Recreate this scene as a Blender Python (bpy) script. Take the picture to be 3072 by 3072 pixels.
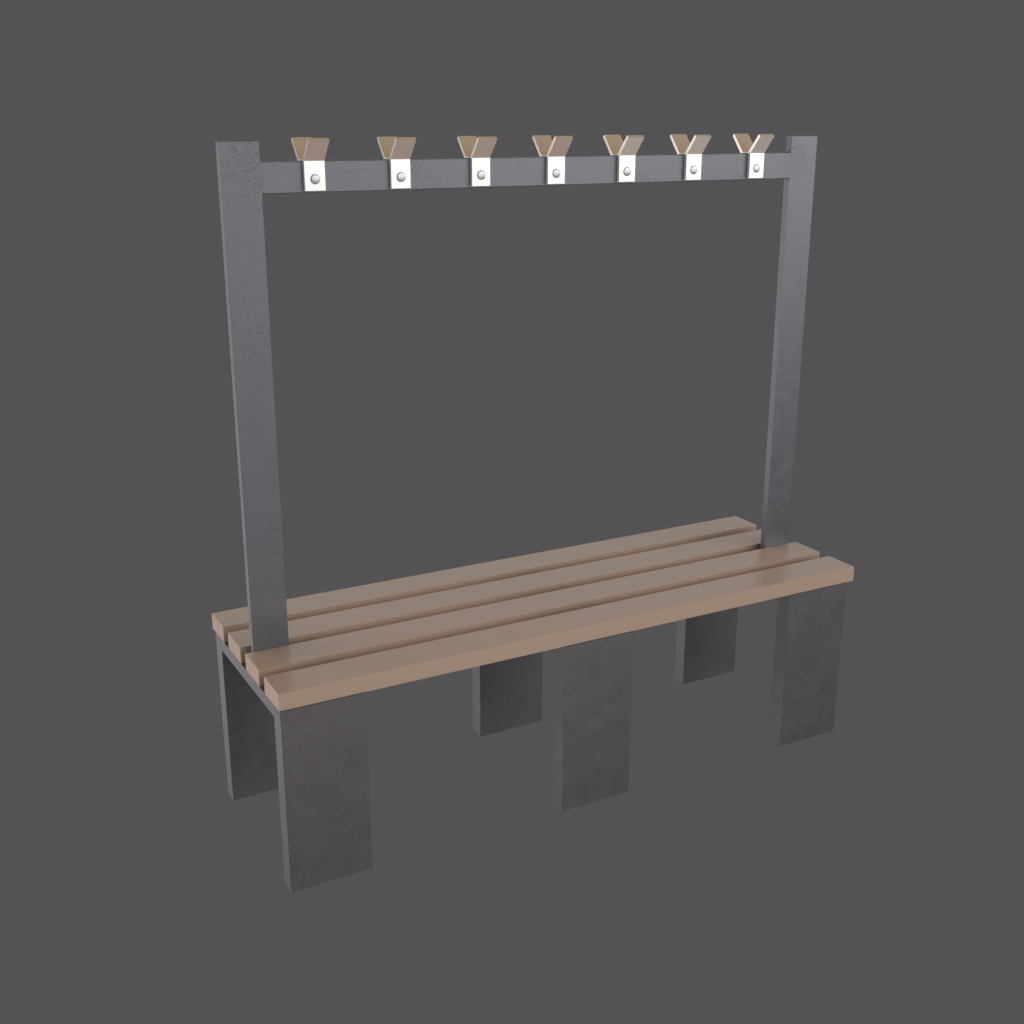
import bpy, bmesh, math
from mathutils import Vector, Matrix

for o in list(bpy.data.objects):
    bpy.data.objects.remove(o, do_unlink=True)
sc = bpy.context.scene
COL = sc.collection
S = 1.5            # metres per bench length
Z0 = 0.29974       # seat top above the feet offset (bench lengths)

# ---------------------------------------------------------------- camera
cam = bpy.data.cameras.new('camera')
cam.sensor_width = 36.0
cam.lens = 36.0 * 3708.49 / 3072.0
cam.clip_start = 0.05
cam.clip_end = 200.0
cob = bpy.data.objects.new('camera', cam)
COL.objects.link(cob)
cob.location = (-0.43367 * S, -1.42961 * S, (0.71845 + Z0) * S)
cob.rotation_euler = (math.radians(90 - 17.76588), 0, math.radians(-28.64435))
sc.camera = cob

# ---------------------------------------------------------------- world: plain grey, brighter bands added above and below the view
BG = (0.0890, 0.0860, 0.0895, 1)
w = bpy.data.worlds.new('World')
sc.world = w
w.use_nodes = True
nt = w.node_tree
nt.nodes.clear()
out = nt.nodes.new('ShaderNodeOutputWorld')
bgn = nt.nodes.new('ShaderNodeBackground')
tc = nt.nodes.new('ShaderNodeTexCoord')
sep = nt.nodes.new('ShaderNodeSeparateXYZ')
mr = nt.nodes.new('ShaderNodeMapRange')
mr.inputs['From Min'].default_value = -1
mr.inputs['From Max'].default_value = 1
ramp = nt.nodes.new('ShaderNodeValToRGB')
ramp.color_ramp.interpolation = 'EASE'
stops = [(-1.0, (0.29, 0.26, 0.245)), (-0.90, (0.31, 0.275, 0.26)), (-0.79, (0.42, 0.39, 0.37)), (-0.70, (0.20, 0.19, 0.18)), (-0.655, BG[:3]), (0.16, BG[:3]),
         (0.27, (0.62, 0.69, 0.76)), (0.50, (0.50, 0.50, 0.50)), (0.72, (0.30, 0.23, 0.14)), (1.0, (0.27, 0.19, 0.10))]
el = ramp.color_ramp.elements
while len(el) > 1:
    el.remove(el[-1])
el[0].position = 0.0
el[0].color = stops[0][1] + (1,)
for z, c in stops[1:]:
    e = el.new((z + 1) / 2)
    e.color = tuple(c) + (1,)
nt.links.new(tc.outputs['Generated'], sep.inputs[0])
nt.links.new(sep.outputs['Z'], mr.inputs['Value'])
nt.links.new(mr.outputs[0], ramp.inputs[0])
nt.links.new(ramp.outputs[0], bgn.inputs['Color'])
bgn.inputs['Strength'].default_value = 1.0
nt.links.new(bgn.outputs[0], out.inputs[0])

# ---------------------------------------------------------------- unseen area lamps, added to light the bench
def area(name, loc, target, sx, sy, radiance, color):
    l = bpy.data.lights.new(name, 'AREA')
    l.shape = 'RECTANGLE'
    l.size = sx
    l.size_y = sy
    l.energy = radiance * math.pi * sx * sy
    l.color = color
    o = bpy.data.objects.new(name, l)
    COL.objects.link(o)
    o.location = loc
    d = Vector(target) - Vector(loc)
    o.rotation_euler = d.to_track_quat('-Z', 'Y').to_euler()
    return o

area('unseen_key_light', (3.7, -4.2, 1.95), (0.9, 0.2, 1.35), 6.8, 2.3, 3.1, (1.0, 0.985, 0.97))
area('added_side_light', (-3.45, 3.2, 0.4), (0.6, 0.2, 0.4), 3.6, 4.6, 2.3, (1.0, 0.98, 0.96))  # added to whiten hook edges and lift left-facing sides
area('side_fill', (-3.4, 0.1, 0.6), (0.4, 0.2, 0.7), 2.6, 2.8, 1.75, (1.0, 0.97, 0.95))  # added to brighten slat ends, plate sides and leg sides
area('low_front_fill', (0.8, -4.0, -0.5), (0.8, 0.2, 0.5), 5.0, 1.3, 1.15, (1.0, 0.89, 0.85))  # added to brighten slat fronts from below

sc.view_settings.view_transform = 'Standard'
sc.view_settings.look = 'None'
sc.view_settings.exposure = 0
sc.view_settings.gamma = 1
sc.view_settings.use_curve_mapping = False

# ---------------------------------------------------------------- materials
def mat(name):
    m = bpy.data.materials.new(name)
    m.use_nodes = True
    n = m.node_tree.nodes
    return m, m.node_tree, n['Principled BSDF']

def node(t, kind, **kw):
    n = t.nodes.new(kind)
    for k, v in kw.items():
        n.inputs[k].default_value = v
    return n

def obj_coords(t, scale):
    """object coordinates shifted by a random amount per object"""
    c = t.nodes.new('ShaderNodeTexCoord')
    oi = t.nodes.new('ShaderNodeObjectInfo')
    mul = t.nodes.new('ShaderNodeMath'); mul.operation = 'MULTIPLY'
    mul.inputs[1].default_value = 17.0
    t.links.new(oi.outputs['Random'], mul.inputs[0])
    add = t.nodes.new('ShaderNodeVectorMath'); add.operation = 'ADD'
    t.links.new(c.outputs['Object'], add.inputs[0])
    t.links.new(mul.outputs[0], add.inputs[1])
    mp = t.nodes.new('ShaderNodeMapping')
    mp.inputs['Scale'].default_value = scale
    t.links.new(add.outputs[0], mp.inputs[0])
    return mp.outputs[0]

def ramp_node(t, src, stops):
    r = t.nodes.new('ShaderNodeValToRGB')
    e = r.color_ramp.elements
    e[0].position, e[0].color = stops[0][0], tuple(stops[0][1]) + (1,)
    e[1].position, e[1].color = stops[1][0], tuple(stops[1][1]) + (1,)
    for p, c in stops[2:]:
        k = e.new(p); k.color = tuple(c) + (1,)
    t.links.new(src, r.inputs[0])
    return r.outputs[0]

def math_node(t, op, a, b):
    m = t.nodes.new('ShaderNodeMath'); m.operation = op
    for i, x in enumerate((a, b)):
        if isinstance(x, (int, float)): m.inputs[i].default_value = x
        else: t.links.new(x, m.inputs[i])
    return m.outputs[0]

def steel(name, base, rough, pit=0.30):
    m, t, b = mat(name)
    v = obj_coords(t, (1, 1, 1))
    vh = obj_coords(t, (1, 1, 2.2))
    cloud = node(t, 'ShaderNodeTexNoise', Scale=22.0, Detail=6.0, Roughness=0.65)
    t.links.new(v, cloud.inputs['Vector'])
    fine = node(t, 'ShaderNodeTexNoise', Scale=170.0, Detail=4.0, Roughness=0.6)
    t.links.new(vh, fine.inputs['Vector'])
    patch = node(t, 'ShaderNodeTexNoise', Scale=11.0, Detail=2.0, Roughness=0.5)
    t.links.new(v, patch.inputs['Vector'])
    k = base
    col = ramp_node(t, cloud.outputs['Fac'], [(0.28, [c * 0.93 for c in k]), (0.72, [c * 1.07 for c in k])])
    fcol = ramp_node(t, fine.outputs['Fac'], [(0.30, (0.91, 0.91, 0.91)), (0.70, (1.08, 1.08, 1.09))])
    mx = t.nodes.new('ShaderNodeMix'); mx.data_type = 'RGBA'; mx.blend_type = 'MULTIPLY'
    mx.inputs['Factor'].default_value = 1
    t.links.new(col, mx.inputs['A']); t.links.new(fcol, mx.inputs['B'])
    t.links.new(mx.outputs['Result'], b.inputs['Base Color'])
    b.inputs['Metallic'].default_value = 0.85
    rr = t.nodes.new('ShaderNodeMapRange')
    rr.inputs['To Min'].default_value = rough - 0.06
    rr.inputs['To Max'].default_value = rough + 0.08
    t.links.new(cloud.outputs['Fac'], rr.inputs['Value'])
    t.links.new(rr.outputs[0], b.inputs['Roughness'])
    # pits and scrapes, gathered in patches
    mask = ramp_node(t, patch.outputs['Fac'], [(0.50, (0, 0, 0)), (0.64, (1, 1, 1))])
    pits = node(t, 'ShaderNodeTexNoise', Scale=125.0, Detail=3.0, Roughness=0.55, Distortion=0.6)
    t.links.new(vh, pits.inputs['Vector'])
    pr = ramp_node(t, pits.outputs['Fac'], [(0.30, (0, 0, 0)), (0.46, (1, 1, 1))])
    inv = math_node(t, 'SUBTRACT', 1.0, pr)
    hole = math_node(t, 'MULTIPLY', inv, mask)
    h1 = math_node(t, 'MULTIPLY', hole, -1.0)
    h2 = math_node(t, 'MULTIPLY', fine.outputs['Fac'], 0.22)
    hh = math_node(t, 'ADD', h1, h2)
    bp = node(t, 'ShaderNodeBump', Strength=pit, Distance=0.0011)
    t.links.new(hh, bp.inputs['Height'])
    t.links.new(bp.outputs[0], b.inputs['Normal'])
    return m

STEEL = steel('galvanised_steel', (0.162, 0.169, 0.187), 0.48)
LEG_STEEL = steel('worn_leg_steel_bounce_tint', (0.168, 0.163, 0.168), 0.50, 0.16)  # smoother worn steel; warm bounce light put into its base colour

def wood():
    m, t, b = mat('beech_slat')
    v = obj_coords(t, (0.55, 9.0, 9.0))
    g = node(t, 'ShaderNodeTexNoise', Scale=5.0, Detail=3.0, Roughness=0.5)
    t.links.new(v, g.inputs['Vector'])
    col = ramp_node(t, g.outputs['Fac'], [(0.3, (0.450, 0.324, 0.245)), (0.7, (0.465, 0.337, 0.257))])
    t.links.new(col, b.inputs['Base Color'])
    b.inputs['Roughness'].default_value = 0.31
    b.inputs['Specular IOR Level'].default_value = 1.0
    return m
WOOD = wood()

def hook_metal():
    m, t, b = mat('nickel_brass')
    b.inputs['Base Color'].default_value = (0.93, 0.84, 0.78, 1)
    b.inputs['Metallic'].default_value = 0.8
    b.inputs['Roughness'].default_value = 0.26
    return m
HOOK = hook_metal()

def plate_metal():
    m, t, b = mat('lightened_hook_plate')
    b.inputs['Base Color'].default_value = (0.86, 0.86, 0.855, 1)  # hook metal lightened here so the plates' side strips look lit
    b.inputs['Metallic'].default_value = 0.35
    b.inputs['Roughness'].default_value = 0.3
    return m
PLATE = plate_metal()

def bolt_metal():
    m, t, b = mat('bolt_steel')
    b.inputs['Base Color'].default_value = (0.34, 0.355, 0.355, 1)
    b.inputs['Metallic'].default_value = 1.0
    b.inputs['Roughness'].default_value = 0.3
    return m
BOLT = bolt_metal()

# ---------------------------------------------------------------- helpers
def link(name, bm, m, parent, loc):
    bmesh.ops.recalc_face_normals(bm, faces=bm.faces)
    me = bpy.data.meshes.new(name)
    bm.to_mesh(me); bm.free()
    me.materials.append(m)
    o = bpy.data.objects.new(name, me)
    COL.objects.link(o)
    o.parent = parent
    o.location = loc
    return o

def box_part(name, x0, x1, y0, y1, z0, z1, m, parent, bevel=0.001, axes='xyz', seg=2, origin=(0, 0, 0)):
    """box given in bench lengths; edges parallel to one of `axes` are bevelled"""
    c = Vector(((x0 + x1) / 2, (y0 + y1) / 2, (z0 + z1) / 2 + Z0)) * S
    h = Vector((x1 - x0, y1 - y0, z1 - z0)) * S
    bm = bmesh.new()
    bmesh.ops.create_cube(bm, size=1)
    bmesh.ops.scale(bm, vec=h, verts=bm.verts)
    es = []
    for e in bm.edges:
        d = (e.verts[0].co - e.verts[1].co)
        ax = 'xyz'[max(range(3), key=lambda i: abs(d[i]))]
        if ax in axes:
            es.append(e)
    if bevel > 0 and es:
        bmesh.ops.bevel(bm, geom=es, offset=bevel, segments=seg, profile=0.5, affect='EDGES')
    return link(name, bm, m, parent, c - Vector(origin))

def prism(profile, width):
    """extrude a (y, z) outline along x, centred"""
    bm = bmesh.new()
    a = [bm.verts.new((-width / 2, y, z)) for y, z in profile]
    b = [bm.verts.new((width / 2, y, z)) for y, z in profile]
    bm.faces.new(a); bm.faces.new(b[::-1])
    n = len(profile)
    for i in range(n):
        bm.faces.new((a[i], b[i], b[(i + 1) % n], a[(i + 1) % n]))
    return bm

# ---------------------------------------------------------------- the bench
SW, SG, ST = 0.06123, 0.02332, 0.0249
BASE = Vector((0.5, 0.1574, 0)) * S
bench = bpy.data.objects.new('changing_room_bench', None)
COL.objects.link(bench)
bench.location = BASE
bench.empty_display_size = 0.2
bench['label'] = 'changing room bench with pale wooden slats, grey steel legs and seven hooks on a rail'
bench['category'] = 'bench'

def B(name, *a, **k):
    return box_part(name, *a, parent=bench, origin=BASE, **k)

# seat slats
for k in range(4):
    y = k * (SW + SG)
    B('seat_slat', 0, 1, y, y + SW, -ST, 0, m=WOOD, bevel=0.0003, seg=1)

# three leg frames: a crossbar under the slats with a broad flat leg at each end
LY, LT, LD, HT, ZL = -0.0020, 0.0284, 0.30068, 0.01879, -0.29974
for x0, x1 in ((0.0, 0.12085), (0.4338, 0.55597), (0.86203, 0.98373)):
    B('crossbar', x0, x1, LY, LD, -ST - HT, -ST - 0.0002, m=LEG_STEEL, bevel=0.0008, axes='z')
    B('leg', x0, x1, LY, LY + LT, ZL, -ST - HT, m=LEG_STEEL, bevel=0.0012, axes='z')
    B('leg', x0, x1, LD - LT, LD, ZL, -ST - HT, m=LEG_STEEL, bevel=0.0012, axes='z')

# uprights standing in the middle gap, on the outer crossbars
PY, PT, PZ, RZ1, RZ0 = 0.1464, 0.01233, 0.68769, 0.66348, 0.62345
PL0, PL1, PR0, PR1 = 0.01258, 0.06465, 0.93034, 0.98284
B('upright_post', PL0, PL1, PY, PY + PT, -ST, PZ, m=STEEL, bevel=0.0004, axes='z')
B('upright_post', PR0, PR1, PY, PY + PT, -ST, PZ, m=STEEL, bevel=0.0004, axes='z')
B('hook_rail', PL1, PR0, PY, PY + PT, RZ0, RZ1, m=STEEL, bevel=0.0018, axes='x')

# coat hooks (origin: middle of the rail's top edge)
HW, HPT, HPZ, HZT, HPF, HBZ = 0.02786, 0.00593, 0.62613, 0.68888, 0.0215, 0.64065
TD, TZ = 0.00354, 0.00298
hy = PT / 2
def sc2(pts, sgn=1):
    return [(sgn * y * S, z * S) for y, z in pts]

G = 0.0002
plate_profile = [(-hy - HPT, HPZ - RZ1), (-hy - HPT, 0), (-hy - G, 0.0014), (hy + G, 0.0014), (hy + HPT, 0), (hy + HPT, HPZ - RZ1),
                 (hy + G, HPZ - RZ1), (hy + G, 0.0002), (-hy - G, 0.0002), (-hy - G, HPZ - RZ1)]
prong_profile = [(-hy - HPT, 0.0), (-hy - HPT - HPF, HZT - RZ1), (-hy - HPT - HPF + TD, HZT - RZ1 + TZ), (-hy, 0.0014 * 0.4), ]

def bolt_bm(sgn):
    r = 0.0064 * S
    prof = [(r, 0.0), (r, 0.0006), (r * 0.96, 0.0011), (r * 0.88, 0.0015), (r * 0.78, 0.0017), (0.0, 0.0018)]
    bm = bmesh.new()
    n = 32
    rings = []
    for rr, h in prof[:-1]:
        rings.append([bm.verts.new((rr * math.cos(2 * math.pi * i / n), -sgn * h, rr * math.sin(2 * math.pi * i / n))) for i in range(n)])
    tip = bm.verts.new((0, -sgn * prof[-1][1], 0))
    for a, b in zip(rings, rings[1:]):
        for i in range(n):
            bm.faces.new((a[i], a[(i + 1) % n], b[(i + 1) % n], b[i]))
    for i in range(n):
        bm.faces.new((rings[-1][i], rings[-1][(i + 1) % n], tip))
    bm.faces.new(rings[0])
    for f in bm.faces:
        f.smooth = len(f.verts) < 6
    return bm

def make_hook(x):
    loc = Vector((x + HW / 2, PY + PT / 2, RZ1 + Z0)) * S - BASE
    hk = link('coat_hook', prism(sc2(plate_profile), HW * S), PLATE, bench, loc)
    for sgn in (1, -1):
        link('prong', prism(sc2(prong_profile, sgn), HW * S), HOOK, hk, (0, 0, 0))
        link('bolt', bolt_bm(sgn), BOLT, hk, (0, -sgn * (hy + HPT) * S, (HBZ - RZ1) * S))
    return hk

xs = [0.12047, 0.24111, 0.36164, 0.48209, 0.60264, 0.72334, 0.84400]
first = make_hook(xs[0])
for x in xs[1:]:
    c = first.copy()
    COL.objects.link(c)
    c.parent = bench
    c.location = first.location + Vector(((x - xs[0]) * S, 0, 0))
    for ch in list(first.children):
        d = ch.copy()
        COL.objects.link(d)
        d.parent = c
